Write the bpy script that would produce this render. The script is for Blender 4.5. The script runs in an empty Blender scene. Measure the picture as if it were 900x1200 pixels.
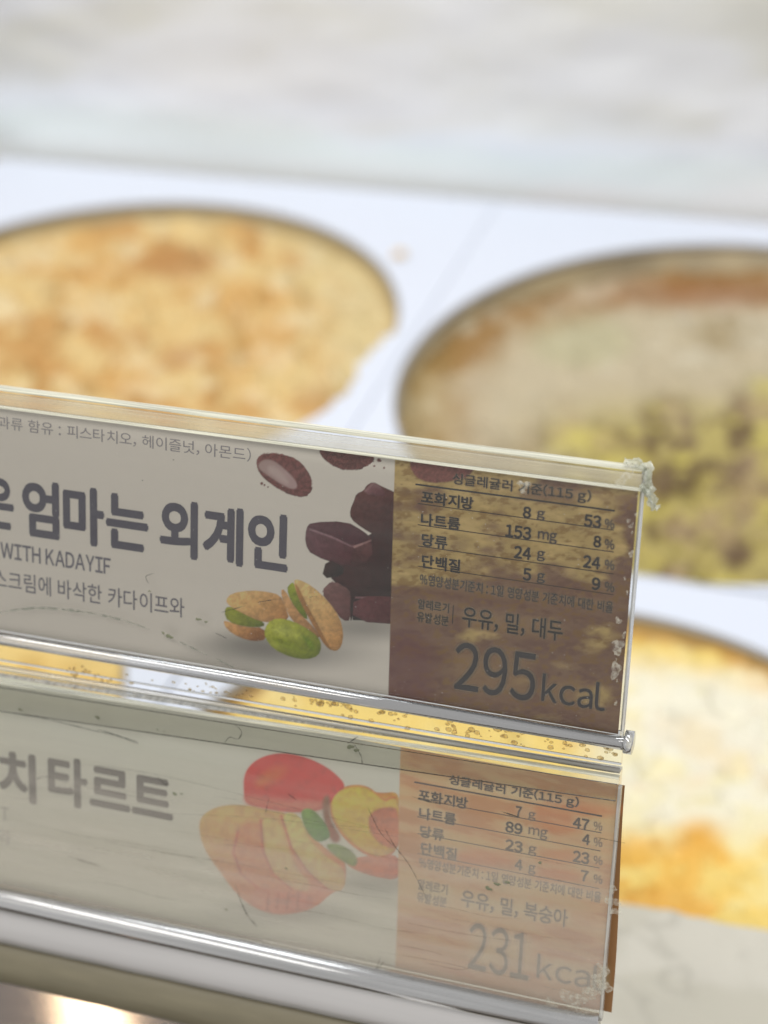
import bpy, bmesh, math, random
import numpy as np
from mathutils import Matrix, Vector

random.seed(7); np.random.seed(7)
sc = bpy.context.scene
C = sc.collection

# ------------------------------------------------------------------ camera
FPX, PITCH, CH = 2200.0, 35.0, 0.353          # focal length in photo pixels, pitch, height above the deck
d1 = np.array([-7150., -990., FPX]); y2 = -FPX * math.tan(math.radians(PITCH))
d2 = np.array([(FPX * FPX - 990 * y2) / 7150., y2, FPX])
AX = -d1 / np.linalg.norm(d1); AY = d2 / np.linalg.norm(d2)
AZ = -np.cross(d1, d2); AZ /= np.linalg.norm(AZ)
if AZ[1] > 0: AZ = -AZ
cam_d = bpy.data.cameras.new('camera'); cam = bpy.data.objects.new('camera', cam_d); C.objects.link(cam)
right = Vector((AX[0], AY[0], AZ[0])); up = -Vector((AX[1], AY[1], AZ[1])); back = -Vector((AX[2], AY[2], AZ[2]))
M = Matrix((right, up, back)).transposed().to_4x4(); M.translation = (0, 0, CH)
cam.matrix_world = M
cam_d.sensor_fit = 'VERTICAL'; cam_d.sensor_height = 36; cam_d.lens = FPX / 1200 * 36
cam_d.clip_start = 0.01; cam_d.clip_end = 20
cam_d.dof.use_dof = True; cam_d.dof.focus_distance = 0.302; cam_d.dof.aperture_fstop = 12.5
sc.camera = cam

# ------------------------------------------------------------------ light
w = bpy.data.worlds.new('World'); sc.world = w; w.use_nodes = True
bg = w.node_tree.nodes['Background']; bg.inputs[0].default_value = (1.0, 0.99, 0.98, 1); bg.inputs[1].default_value = 0.58

def area(name, loc, target, sx, sy, power, col):
    d = bpy.data.lights.new(name, 'AREA'); d.shape = 'RECTANGLE'; d.size = sx; d.size_y = sy
    d.energy = power; d.color = col
    o = bpy.data.objects.new(name, d); C.objects.link(o); o.location = loc
    o.rotation_euler = (Vector(target) - Vector(loc)).to_track_quat('-Z', 'Y').to_euler()
    return o
area('freezer_hood_light', (-0.25, 0.40, 0.78), (-0.2, 0.58, 0), 1.1, 0.12, 3.1, (0.93, 0.97, 1.0))
area('ceiling_light', (-0.5, -0.5, 1.6), (-0.15, 0.25, 0.1), 3.6, 0.34, 17, (1.0, 0.98, 0.95))
area('warm_spot_lamp', (-0.485, 0.700, 0.610), (-0.19, 0.266, 0), 0.034, 0.11, 0.16, (1.0, 0.80, 0.55))

sc.render.engine = 'CYCLES'
sc.cycles.use_denoising = True
sc.cycles.max_bounces = 10; sc.cycles.transparent_max_bounces = 64; sc.cycles.transmission_bounces = 10
sc.cycles.caustics_reflective = False; sc.cycles.caustics_refractive = False
sc.view_settings.view_transform = 'Standard'; sc.view_settings.look = 'None'
sc.view_settings.exposure = 0; sc.view_settings.gamma = 1

# ------------------------------------------------------------------ measuring helpers
TH = math.radians(17.0)
UU = AZ * math.cos(TH) + AY * math.sin(TH); NN = np.cross(AX, UU)
def ray(px, py): return np.array([px - 450., py - 600., FPX])
OO = ray(727, 890) * (0.30 / FPX)
O_W = Vector((OO @ AX, OO @ AY, OO @ AZ + CH))      # right-hand end of the joint between the two holders
def L(px, py):                                       # a point of the label plane, mm
    d = ray(px, py); q = d * ((OO @ NN) / (d @ NN)) - OO
    return q @ AX * 1000, q @ UU * 1000
def deck(px, py, z=0.0):
    d = ray(px, py); t = (z - CH) / (d @ AZ); return t * (d @ AX), t * (d @ AY)
def to_px(x, y, z):                                  # world arrays -> photo pixels
    z = z - CH
    cx = x * AX[0] + y * AY[0] + z * AZ[0]; cy = x * AX[1] + y * AY[1] + z * AZ[1]; cz = x * AX[2] + y * AY[2] + z * AZ[2]
    return 450 + FPX * cx / cz, 600 + FPX * cy / cz
def lin(c):
    c = np.asarray(c, float) / 255.
    return np.where(c <= .04045, c / 12.92, ((c + .055) / 1.055) ** 2.4)

_tabs = {}
def vnoise(x, y, seed):                              # smooth value noise 0..1
    if seed not in _tabs: _tabs[seed] = np.random.RandomState(seed).rand(256, 256)
    T = _tabs[seed]
    xi = np.floor(x).astype(int); yi = np.floor(y).astype(int); fx = x - xi; fy = y - yi
    fx = fx * fx * (3 - 2 * fx); fy = fy * fy * (3 - 2 * fy)
    g = lambda a, b: T[a % 256, b % 256]
    return (g(xi, yi) * (1 - fx) + g(xi + 1, yi) * fx) * (1 - fy) + (g(xi, yi + 1) * (1 - fx) + g(xi + 1, yi + 1) * fx) * fy
def fbm(x, y, seed, oct=4, gain=.5):
    s = 0; a = 1; t = 0
    for k in range(oct):
        s = s + a * vnoise(x * 2 ** k + 17.3 * k, y * 2 ** k + 5.1 * k, seed + k); t += a; a *= gain
    return s / t
def sstep(a, b, x):
    t = np.clip((x - a) / (b - a), 0, 1); return t * t * (3 - 2 * t)

# ------------------------------------------------------------------ object helpers
def link(name, me, mat, parent=None, smooth=False):
    o = bpy.data.objects.new(name, me); C.objects.link(o)
    if mat: me.materials.append(mat)
    if parent is not None: o.parent = parent
    if smooth: me.polygons.foreach_set('use_smooth', [True] * len(me.polygons))
    return o
def tag(o, label=None, cat=None, group=None, kind=None):
    if label: o['label'] = label
    if cat: o['category'] = cat
    if group: o['group'] = group
    if kind: o['kind'] = kind
    return o
def empty(name, loc=(0, 0, 0), rot=(0, 0, 0)):
    o = bpy.data.objects.new(name, None); C.objects.link(o); o.location = loc; o.rotation_euler = rot
    o.empty_display_size = .01
    return o
def pydata(name, v, f, mat, parent=None, smooth=False):
    me = bpy.data.meshes.new(name); me.from_pydata([tuple(map(float, p)) for p in v], [], f); me.update()
    bm = bmesh.new(); bm.from_mesh(me); bmesh.ops.recalc_face_normals(bm, faces=bm.faces); bm.to_mesh(me); bm.free()
    return link(name, me, mat, parent, smooth)
def extrude(name, prof, x0, x1, mat, parent, prof2=None, smooth=False, seg=1, wob=0):
    """profile of (y, z) in mm swept along x; prof2 is the profile at the x1 end"""
    prof2 = prof2 or prof; n = len(prof); v = []; f = []
    for s in range(seg + 1):
        t = s / seg
        dz = wob * (fbm(np.array([s * .37]), np.array([.5]), 91)[0] - .5) if wob else 0
        for (a, b), (c, d) in zip(prof, prof2):
            v.append(((x0 + (x1 - x0) * t) * .001, (a + (c - a) * t) * .001, (b + (d - b) * t + dz) * .001))
    for s in range(seg):
        for i in range(n):
            j = (i + 1) % n; f.append((s * n + i, s * n + j, (s + 1) * n + j, (s + 1) * n + i))
    f.append(tuple(range(n))); f.append(tuple(seg * n + i for i in reversed(range(n))))
    return pydata(name, v, f, mat, parent, smooth)
def rect(y0, y1, z0, z1, c=.25):
    return [(y0 + c, z0), (y1 - c, z0), (y1, z0 + c), (y1, z1 - c), (y1 - c, z1), (y0 + c, z1), (y0, z1 - c), (y0, z0 + c)]
def ubend(cy, cz, R, t, n=14):
    o = [(cy + R * math.cos(a), cz + R * math.sin(a)) for a in np.linspace(-math.pi, 0, n)]
    i = [(cy + (R - t) * math.cos(a), cz + (R - t) * math.sin(a)) for a in np.linspace(0, -math.pi, n)]
    return o + i
def world_box(name, x0, x1, y0, y1, z0, z1, mat, parent=None, bev=.002):
    bm = bmesh.new(); bmesh.ops.create_cube(bm, size=1)
    for q in bm.verts:
        q.co = Vector(((x0 + x1) / 2 + q.co.x * (x1 - x0), (y0 + y1) / 2 + q.co.y * (y1 - y0), (z0 + z1) / 2 + q.co.z * (z1 - z0)))
    if bev: bmesh.ops.bevel(bm, geom=list(bm.edges), offset=bev, segments=2, affect='EDGES')
    me = bpy.data.meshes.new(name); bm.to_mesh(me); bm.free(); return link(name, me, mat, parent)
def grid(name, P, col, mat, parent=None, keep=None, wrap=False):
    """P (ny, nx, 3) metres; col (ny, nx, 3) linear colour attribute"""
    ny, nx = P.shape[:2]; me = bpy.data.meshes.new(name)
    idx = np.arange(ny * nx).reshape(ny, nx)
    if wrap: idx = np.concatenate([idx, idx[:, :1]], 1)
    q = np.stack([idx[:-1, :-1], idx[:-1, 1:], idx[1:, 1:], idx[1:, :-1]], -1).reshape(-1, 4)
    me.vertices.add(ny * nx); me.vertices.foreach_set('co', P.astype(np.float32).ravel())
    me.loops.add(q.size); me.loops.foreach_set('vertex_index', q.ravel().astype(np.int32))
    me.polygons.add(len(q)); me.polygons.foreach_set('loop_start', np.arange(0, q.size, 4, dtype=np.int32))
    me.polygons.foreach_set('use_smooth', np.ones(len(q), bool))
    me.update(calc_edges=True)
    a = me.color_attributes.new('print', 'FLOAT_COLOR', 'POINT')
    c4 = np.ones((ny * nx, 4), np.float32); c4[:, :3] = col.reshape(-1, 3); a.data.foreach_set('color', c4.ravel())
    return link(name, me, mat, parent)

# ------------------------------------------------------------------ materials
def new_mat(name):
    m = bpy.data.materials.new(name); m.use_nodes = True
    return m, m.node_tree, m.node_tree.nodes['Principled BSDF']
def nd(t, k, **kw):
    n = t.nodes.new(k)
    for a, b in kw.items(): setattr(n, a, b)
    return n
def plain(name, col, rough=.5, metal=0, spec=.5, bump=0, bscale=300, stretch=(1, 1, 1), var=0):
    m, t, p = new_mat(name)
    p.inputs['Base Color'].default_value = (*col, 1); p.inputs['Roughness'].default_value = rough
    p.inputs['Metallic'].default_value = metal; p.inputs['Specular IOR Level'].default_value = spec
    if bump or var:
        tc = nd(t, 'ShaderNodeTexCoord'); mp = nd(t, 'ShaderNodeMapping'); mp.inputs['Scale'].default_value = stretch
        no = nd(t, 'ShaderNodeTexNoise'); no.inputs['Scale'].default_value = bscale; no.inputs['Detail'].default_value = 5
        t.links.new(tc.outputs['Object'], mp.inputs[0]); t.links.new(mp.outputs[0], no.inputs['Vector'])
        if bump:
            b = nd(t, 'ShaderNodeBump'); b.inputs['Strength'].default_value = bump; b.inputs['Distance'].default_value = .0005
            t.links.new(no.outputs[0], b.inputs['Height']); t.links.new(b.outputs[0], p.inputs['Normal'])
        if var:
            r = nd(t, 'ShaderNodeMapRange'); r.inputs[3].default_value = 1 - var; r.inputs[4].default_value = 1 + var * .4
            mx = nd(t, 'ShaderNodeVectorMath', operation='SCALE'); mx.inputs[0].default_value = col
            t.links.new(no.outputs[0], r.inputs[0]); t.links.new(r.outputs[0], mx.inputs['Scale']); t.links.new(mx.outputs[0], p.inputs['Base Color'])
    return m
def printed(name, rough=.5, spec=.3, bump=0, bscale=500, sss=0):
    m, t, p = new_mat(name)
    a = nd(t, 'ShaderNodeAttribute', attribute_name='print'); t.links.new(a.outputs['Color'], p.inputs['Base Color'])
    p.inputs['Roughness'].default_value = rough; p.inputs['Specular IOR Level'].default_value = spec
    if bump:
        tc = nd(t, 'ShaderNodeTexCoord'); no = nd(t, 'ShaderNodeTexNoise'); no.inputs['Scale'].default_value = bscale; no.inputs['Detail'].default_value = 6
        b = nd(t, 'ShaderNodeBump'); b.inputs['Strength'].default_value = bump; b.inputs['Distance'].default_value = .002
        t.links.new(tc.outputs['Object'], no.inputs['Vector']); t.links.new(no.outputs[0], b.inputs['Height']); t.links.new(b.outputs[0], p.inputs['Normal'])
    return m
def acrylic(name, haze, zgrad=None, hcol=(.8, .8, .74), tint=(.985, .985, .978), rough=.04, stretch=(6, 60, 60), streak=.5, scale=6, gloss=1.0):
    """clear sheet seen face on: what lies behind, a Fresnel reflection and a diffuse haze for scuffs, grease and painted reflection veil"""
    m, t, p = new_mat(name); t.nodes.remove(p); out = t.nodes['Material Output']
    tr = nd(t, 'ShaderNodeBsdfTransparent'); tr.inputs[0].default_value = (*tint, 1)
    df = nd(t, 'ShaderNodeBsdfDiffuse'); df.inputs[0].default_value = (*hcol, 1)
    gl = nd(t, 'ShaderNodeBsdfGlossy'); gl.inputs['Roughness'].default_value = rough
    tc = nd(t, 'ShaderNodeTexCoord'); mp = nd(t, 'ShaderNodeMapping'); mp.inputs['Scale'].default_value = stretch
    no = nd(t, 'ShaderNodeTexNoise'); no.inputs['Scale'].default_value = scale; no.inputs['Detail'].default_value = 6
    t.links.new(tc.outputs['Object'], mp.inputs[0]); t.links.new(mp.outputs[0], no.inputs['Vector'])
    mr = nd(t, 'ShaderNodeMapRange'); mr.inputs[1].default_value = .3; mr.inputs[2].default_value = .75
    mr.inputs[3].default_value = haze * (1 - streak); mr.inputs[4].default_value = haze * (1 + streak)
    t.links.new(no.outputs[0], mr.inputs[0])
    hz = mr.outputs[0]
    if zgrad:                                              # grease film plus painted reflection veil, both denser towards the foot of the sheet
        sx_ = nd(t, 'ShaderNodeSeparateXYZ'); t.links.new(tc.outputs['Object'], sx_.inputs[0])
        g = nd(t, 'ShaderNodeMapRange'); g.interpolation_type = 'SMOOTHSTEP'
        for i_, v_ in enumerate(zgrad): g.inputs[1 + i_].default_value = v_
        t.links.new(sx_.outputs['Z'], g.inputs[0]); mu = nd(t, 'ShaderNodeMath', operation='MULTIPLY')
        t.links.new(hz, mu.inputs[0]); t.links.new(g.outputs[0], mu.inputs[1]); hz = mu.outputs[0]
    m1 = nd(t, 'ShaderNodeMixShader'); t.links.new(hz, m1.inputs[0]); t.links.new(tr.outputs[0], m1.inputs[1]); t.links.new(df.outputs[0], m1.inputs[2])
    fr = nd(t, 'ShaderNodeFresnel'); fr.inputs[0].default_value = 1.3
    ml = nd(t, 'ShaderNodeMath', operation='MULTIPLY'); ml.inputs[1].default_value = gloss; t.links.new(fr.outputs[0], ml.inputs[0])
    m2 = nd(t, 'ShaderNodeMixShader'); t.links.new(ml.outputs[0], m2.inputs[0]); t.links.new(m1.outputs[0], m2.inputs[1]); t.links.new(gl.outputs[0], m2.inputs[2])
    t.links.new(m2.outputs[0], out.inputs[0]); return m
def glass(name, col=(.98, .98, .95), rough=.03, ior=1.49):
    m, t, p = new_mat(name); p.inputs['Base Color'].default_value = (*col, 1)
    p.inputs['Transmission Weight'].default_value = 1; p.inputs['Roughness'].default_value = rough; p.inputs['IOR'].default_value = ior
    return m

M_print = printed('printed_paper', .45, .3)
M_ice = printed('ice_cream', .55, .25, bump=.5, bscale=350)
M_frost = printed('frosted_liner', .7, .2, bump=.15, bscale=60)
M_card = plain('white_tub_cover', (.72, .76, .86), .35, bump=.05, bscale=60)
M_tubwall = plain('waxed_board', (.38, .33, .22), .45, bump=.1, bscale=80, var=.3)
M_rim = plain('tub_rim', (.30, .28, .25), .4)
M_steel = plain('brushed_steel', (.36, .31, .28), .085, metal=1, bump=.03, bscale=90, stretch=(1, 9, 1), var=.35)
M_liner = printed('grey_liner', .5, .4, bump=.2, bscale=90)
M_alu = plain('rail_metal', (.70, .68, .665), .38, metal=.35, bump=.05, bscale=40, stretch=(1, 20, 20), var=.06)
M_olive = plain('olive_rubber', (.25, .22, .145), .5, bump=.2, bscale=180, stretch=(.4, 2, 2), var=.3)
M_clear = acrylic('clear_acrylic', .022)
M_fog = acrylic('scuffed_veiled_acrylic', .24, zgrad=(-.034, -.008, 1.0, .32), hcol=(.92, .84, .72), rough=.12, stretch=(5, 60, 60), streak=.35)
M_edge = acrylic('polished_edge', .62, hcol=(.95, .93, .74), rough=.10, stretch=(9, 420, 420), streak=.55, scale=5, gloss=2.0)
M_lip = acrylic('tinted_lip', .30, hcol=(.84, .78, .62), rough=.1, stretch=(5, 200, 200), streak=.4)
M_glass = glass('acrylic_bend')
M_soft = acrylic('worn_bead', .34, hcol=(.86, .86, .86), rough=.20, stretch=(4, 200, 200), streak=.4, gloss=24)
M_ridge = acrylic('milky_ridge', .38, hcol=(.96, .92, .80), rough=.12, stretch=(4, 200, 200), streak=.5, gloss=7)
M_bead = acrylic('acrylic_bead', .30, hcol=(.82, .82, .82), rough=.07, stretch=(4, 200, 200), streak=.3, gloss=22)
M_side = acrylic('sawn_edge', .55, hcol=(.9, .89, .82), rough=.15, stretch=(200, 60, 12), streak=.6, scale=5)
M_film = acrylic('torn_film', .38, hcol=(.98, .99, .88), tint=(1, 1, .98), rough=.2, stretch=(90, 90, 90), streak=.5, gloss=1)
def film_mat():
    m, t, p = new_mat('torn_film'); t.nodes.remove(p)
    d = nd(t, 'ShaderNodeBsdfDiffuse'); d.inputs[0].default_value = (.95, .97, .86, 1)
    tl = nd(t, 'ShaderNodeBsdfTranslucent'); tl.inputs[0].default_value = (.95, .97, .84, 1)
    tr = nd(t, 'ShaderNodeBsdfTransparent'); gl = nd(t, 'ShaderNodeBsdfGlossy'); gl.inputs['Roughness'].default_value = .2
    def mix(f, a, b):
        x = nd(t, 'ShaderNodeMixShader'); x.inputs[0].default_value = f; t.links.new(a.outputs[0], x.inputs[1]); t.links.new(b.outputs[0], x.inputs[2]); return x
    t.links.new(mix(.10, mix(.30, mix(.55, d, tl), tr), gl).outputs[0], t.nodes['Material Output'].inputs[0]); return m
M_film = film_mat()
M_resid = acrylic('dried_residue', .3, hcol=(.78, .75, .63), rough=.3, stretch=(260, 260, 260), streak=1.0, gloss=.2)
M_drop = acrylic('water_drop', .34, hcol=(.62, .44, .20), tint=(.97, .90, .74), rough=.05, stretch=(300, 300, 300), streak=.5, gloss=3)
M_ink = plain('grey_ink', (.055, .055, .065), .5)
M_ink2 = plain('faded_ink', (.16, .16, .165), .5)
M_scr = plain('scratch_dirt', (.10, .10, .07), .7)
M_fleck = plain('dried_fleck', (.20, .21, .13), .7)
def halo_mat(name, col, a):
    m, t, p = new_mat(name); p.inputs['Base Color'].default_value = (*col, 1); p.inputs['Roughness'].default_value = .5
    p.inputs['Alpha'].default_value = a; return m
M_halo = halo_mat('ink_halo', (.40, .33, .24), .13)
M_halo2 = halo_mat('ink_halo_pale', (.75, .58, .44), .10)

# ================================================================== THE SETTING
# back wall of the cabinet: frosted sheet
nx, ny = 260, 110
gx, gz = np.meshgrid(np.linspace(-1.0, .5, nx), np.linspace(-.004, .30, ny))
fold = fbm(gx * 9 + gz * 6, gz * 16 - gx * 4, 3, 4)
gy = .748 + .05 * gz + .012 * (fold - .5) * sstep(0, .03, gz)
px, py = to_px(gx, gy, gz)
m = fbm(px / 190., py / 70. + px / 900, 31, 4)
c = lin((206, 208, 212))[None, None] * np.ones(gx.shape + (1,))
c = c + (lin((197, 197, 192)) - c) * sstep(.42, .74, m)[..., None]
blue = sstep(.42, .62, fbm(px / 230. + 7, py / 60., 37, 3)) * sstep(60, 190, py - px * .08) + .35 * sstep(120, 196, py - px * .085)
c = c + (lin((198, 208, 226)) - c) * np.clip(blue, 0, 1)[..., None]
grid('back_wall', np.stack([gx, gy, gz], -1), np.clip(c * (1.26 + .30 * sstep(60, 190, py - px * .085))[..., None], 0, .9), M_frost)['kind'] = 'structure'  # wall colour brightened towards the base to stand in for light there

# deck under the covers, front ledge, front panel
tag(world_box('cabinet_floor', -1.0, .5, .16, .80, -.14, -.125, M_steel), kind='structure')

XL, XR = -.3355, -.0885      # the tub columns
TUBS = {}
def cover(cx, cy, r, x0, x1, y0, y1, clip=None):
    n = 160; v = []; f = []
    inner = []; outer = []
    for k in range(n):
        a = 2 * math.pi * k / n; ca, sa = math.cos(a), math.sin(a)
        x, y = cx + r * ca, cy + r * sa
        if clip is not None and x > clip and y < .612: x = clip + .0012 * math.sin(y * 190) + .0012 * math.sin(y * 470)
        inner.append((x, y))
        t = 9
        if ca > 1e-6: t = min(t, (x1 - cx) / ca)
        if ca < -1e-6: t = min(t, (x0 - cx) / ca)
        if sa > 1e-6: t = min(t, (y1 - cy) / sa)
        if sa < -1e-6: t = min(t, (y0 - cy) / sa)
        outer.append((cx + ca * t, cy + sa * t))
    for cxy in ((x0, y0), (x1, y0), (x1, y1), (x0, y1)):   # pin the nearest outer point to each corner
        k = min(range(n), key=lambda i: (outer[i][0] - cxy[0]) ** 2 + (outer[i][1] - cxy[1]) ** 2); outer[k] = cxy
    for z in (0, -.0015):
        for p in inner: v.append((p[0], p[1], z))
        for p in outer: v.append((p[0], p[1], z))
    for k in range(n):
        j = (k + 1) % n
        f += [(k, j, n + j, n + k), (2 * n + k, 3 * n + k, 3 * n + j, 2 * n + j), (k, 2 * n + k, 2 * n + j, j), (n + k, n + j, 3 * n + j, 3 * n + k)]
    return pydata('tub_cover', v, f, M_card)
def blob_noise(x, y, s, seed): return fbm(x / s, y / s, seed, 4, .55)

def tub(cx, cy, r, label, colour, height, base, wall=None):
    t = empty('ice_cream_tub', (cx, cy, -.12)); tag(t, label, 'ice cream tub', 'tubs of ice cream sunk into the cabinet')
    n = 128; v = []; f = []
    prof = [(r + .0005, .0), (r + .0005, -.118), (r - .002, -.118), (r - .002, .0)]
    for k in range(n):
        a = 2 * math.pi * k / n
        for (R, z) in prof: v.append((R * math.cos(a), R * math.sin(a), z + .117))
    for k in range(n):
        for i in range(4): f.append((k * 4 + i, k * 4 + (i + 1) % 4, ((k + 1) % n) * 4 + (i + 1) % 4, ((k + 1) % n) * 4 + i))
    pydata('tub_wall', v, f, wall or M_tubwall, t, True)
    v = []; f = []
    for k in range(n):
        a = 2 * math.pi * k / n
        for i in range(8):
            b = 2 * math.pi * i / 8; R = r - .0012 + .0016 * math.cos(b)
            v.append((R * math.cos(a), R * math.sin(a), .1185 + .0012 * math.sin(b)))
    for k in range(n):
        for i in range(8): f.append((k * 8 + i, k * 8 + (i + 1) % 8, ((k + 1) % n) * 8 + (i + 1) % 8, ((k + 1) % n) * 8 + i))
    pydata('rim', v, f, M_rim, t, True)
    rr, aa = np.meshgrid(np.linspace(0.0005, r - .0025, 150), np.linspace(0, 2 * math.pi, 420, endpoint=False), indexing='ij')
    lx, ly = rr * np.cos(aa), rr * np.sin(aa); X, Y = cx + lx, cy + ly
    z = base + height(X, Y, rr / r)
    px, py = to_px(X, Y, z)
    c = colour(px, py, X, Y, rr / r)
    grid('ice_cream', np.stack([lx, ly, z + .12], -1), np.clip(c, 0.005, .95), M_ice, t, wrap=True)
    return t
def K(*s):  # colour stops mixing: list of (linear colour, weight array)
    c = s[0][None, None, :] * np.ones(s[1][1].shape + (1,))
    for col, wgt in s[1:]: c = c + (col - c) * np.clip(wgt, 0, 1)[..., None]
    return c
def rad(px, py, x, y, a, b, s=.35): d = np.hypot((px - x) / a, (py - y) / b); return 1 - sstep(1 - s, 1 + s, d)
def B(r, g, b):
    c = lin((r, g, b)); l = c @ np.array([.3, .6, .1]); return (c * .88 + l * .12) * .92

def h_caramel(X, Y, q): return (.022 * (blob_noise(X, Y, .026, 11) - .5) + .018 * (blob_noise(X, Y, .011, 13) - .5)) * (1 - q ** 8) + .002
def c_caramel(px, py, X, Y, q):
    n1, n2 = fbm(px / 56, py / 32, 41, 4, .6), fbm(px / 30, py / 22, 45, 4, .6)
    right = sstep(300, 420, px + .2 * (350 - py))
    return K(B(230, 198, 128), (B(222, 174, 94), sstep(.42, .70, n1)), (B(236, 212, 160), sstep(.5, .68, n2) * .8), (B(210, 158, 80), sstep(.58, .70, fbm(px / 50, py / 30, 49, 3)) * .9),
             (B(224, 206, 150), right * .7), (B(196, 140, 70), rad(px, py, 395, 298 + 0, 0 + 20, 10) * .0 + rad(px, py, 210, 308, 46, 20) * .8 + rad(px, py, 205, 420, 22, 16) * .6),
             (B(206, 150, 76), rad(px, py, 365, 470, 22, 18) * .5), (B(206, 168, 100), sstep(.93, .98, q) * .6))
def h_pist(X, Y, q): return .008 * (blob_noise(X, Y, .04, 12) - .5) + .030 * (blob_noise(X, Y, .017, 14) - .5) * sstep(.52, .42, (Y - .6) * 3 + .55) + .006 * (blob_noise(X, Y, .008, 15) - .5)
def c_pist(px, py, X, Y, q):
    n1, n2 = fbm(px / 60, py / 30, 61, 4, .6), fbm(px / 32, py / 26, 65, 4, .6)
    low = sstep(-40, 50, (py - 455) - .10 * (900 - px) + 60 * (n1 - .5)) * sstep(570, 720, px)
    edge = sstep(.64, .90, q + .06 * (n1 - .5)) * sstep(620, 480, py)
    return K(B(200, 184, 150), (B(212, 200, 172), sstep(.45, .65, n1) * .7), (B(190, 184, 140), rad(px, py, 680, 400, 60, 30) * .6),
             (B(166, 124, 62), edge * (.5 + .5 * sstep(.35, .6, n2))), (B(226, 212, 180), edge * sstep(.52, .70, fbm(px / 34, py / 34, 71, 3)) * .8),
             (B(160, 104, 56), rad(px, py, 830, 345, 130, 16, .8) * .7), (B(150, 122, 62), rad(px, py, 848, 388, 30, 24, .9) * .6 * sstep(.35, .6, n2)),
             (B(186, 168, 90), low), (B(122, 100, 62), low * sstep(.47, .66, n2)), (B(212, 196, 84), low * sstep(.52, .68, n1) * .85), (B(176, 150, 110), low * sstep(.52, .68, fbm(px / 44, py / 34, 77, 3)) * .8), (B(124, 98, 76), low * sstep(.60, .76, fbm(px / 30, py / 26, 79, 3)) * .7),
             (B(178, 152, 80), sstep(560, 480, px) * .5))
def h_lemon(X, Y, q): return .012 * (blob_noise(X, Y, .03, 22) - .5) + .010 * (blob_noise(X, Y, .012, 24) - .5)
def c_peach(px, py, X, Y, q):
    n1, n2 = fbm(px / 80, py / 50, 81, 4, .6), fbm(px / 46, py / 30, 85, 4, .6)
    cream = .85 * sstep(650, 745, px) * sstep(752, 800, py + 30 * (n2 - .5) - .12 * (px - 740)) * sstep(1030, 900, py + 120 * (n1 - .5))
    return K(B(250, 216, 104), (B(246, 190, 58), sstep(.5, .66, n1)), (B(252, 232, 150), sstep(.5, .66, n2) * .7),
             (B(244, 242, 226), cream), (B(246, 230, 160), cream * sstep(.52, .70, n2) * .6), (B(240, 216, 160), cream * sstep(.56, .72, n1) * .5),
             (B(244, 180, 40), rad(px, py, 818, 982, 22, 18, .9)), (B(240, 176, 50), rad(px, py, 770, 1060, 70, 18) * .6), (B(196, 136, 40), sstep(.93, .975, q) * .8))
def c_yellow(px, py, X, Y, q):
    n1 = fbm(px / 80, py / 40, 95, 4, .6)
    return K(B(244, 208, 112), (B(232, 186, 76), sstep(.5, .66, n1)), (B(250, 226, 150), sstep(.6, .72, fbm(px / 40, py / 30, 97, 3)) * .7))

tub(XL, .595, .1185, 'tub of lumpy orange tan caramel ice cream, upper left', c_caramel, h_caramel, -.010, plain('gold_smeared_wall', (.42, .32, .15), .5, var=.3))
tub(XR, .5985, .1225, 'tub of beige ice cream with green pistachio lumps and brown edge, upper right', c_pist, h_pist, -.011, plain('brown_smeared_wall', (.46, .36, .20), .5, bscale=45, stretch=(1, 1, .4), var=.7))
tub(-.0965, .343, .1165, 'tub of yellow peach ice cream topped with white cream, lower right', c_peach, h_lemon, -.005, plain('orange_smeared_wall', (.62, .40, .12), .5, var=.3))
tub(-.3385, .344, .1165, 'tub of plain yellow ice cream seen through the clear strip at left', c_yellow, h_lemon, -.005)
SX = -.2128
tag(cover(XL, .595, .1172, -.462, SX - .0003, .478, .7395, clip=-.2245), 'white cover plate around the orange tan ice cream tub', 'tub cover', 'white cover plates around the tubs')
tag(cover(XR, .5985, .1214, SX + .0003, .06, .478, .7395), 'white cover plate around the green pistachio ice cream tub', 'tub cover', 'white cover plates around the tubs')
tag(cover(-.0965, .343, .1155, SX - .0045, .06, .225, .4765), 'white cover plate around the yellow peach ice cream tub', 'tub cover', 'white cover plates around the tubs')
tag(cover(-.3385, .344, .1155, -.475, SX - .0055, .225, .4765), 'white cover plate around the plain yellow ice cream tub', 'tub cover', 'white cover plates around the tubs')
# crumb on the cover between the tubs
def crumb(px_, py_, s, col):
    x, y = deck(px_, py_, .001)
    bm = bmesh.new(); bmesh.ops.create_icosphere(bm, subdivisions=2, radius=s)
    for q in bm.verts: q.co *= 1 + .35 * (random.random() - .5); q.co.z *= .5
    me = bpy.data.meshes.new('crumb'); bm.to_mesh(me); bm.free()
    o = link('crumb', me, col, None, True); o.location = (x, y, s * .45)
    return o
tag(crumb(468, 298, .0032, plain('crumb_tan', (.75, .55, .30), .6)), 'pale orange crumb lying on the white cover between the two upper tubs', 'crumb')

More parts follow.
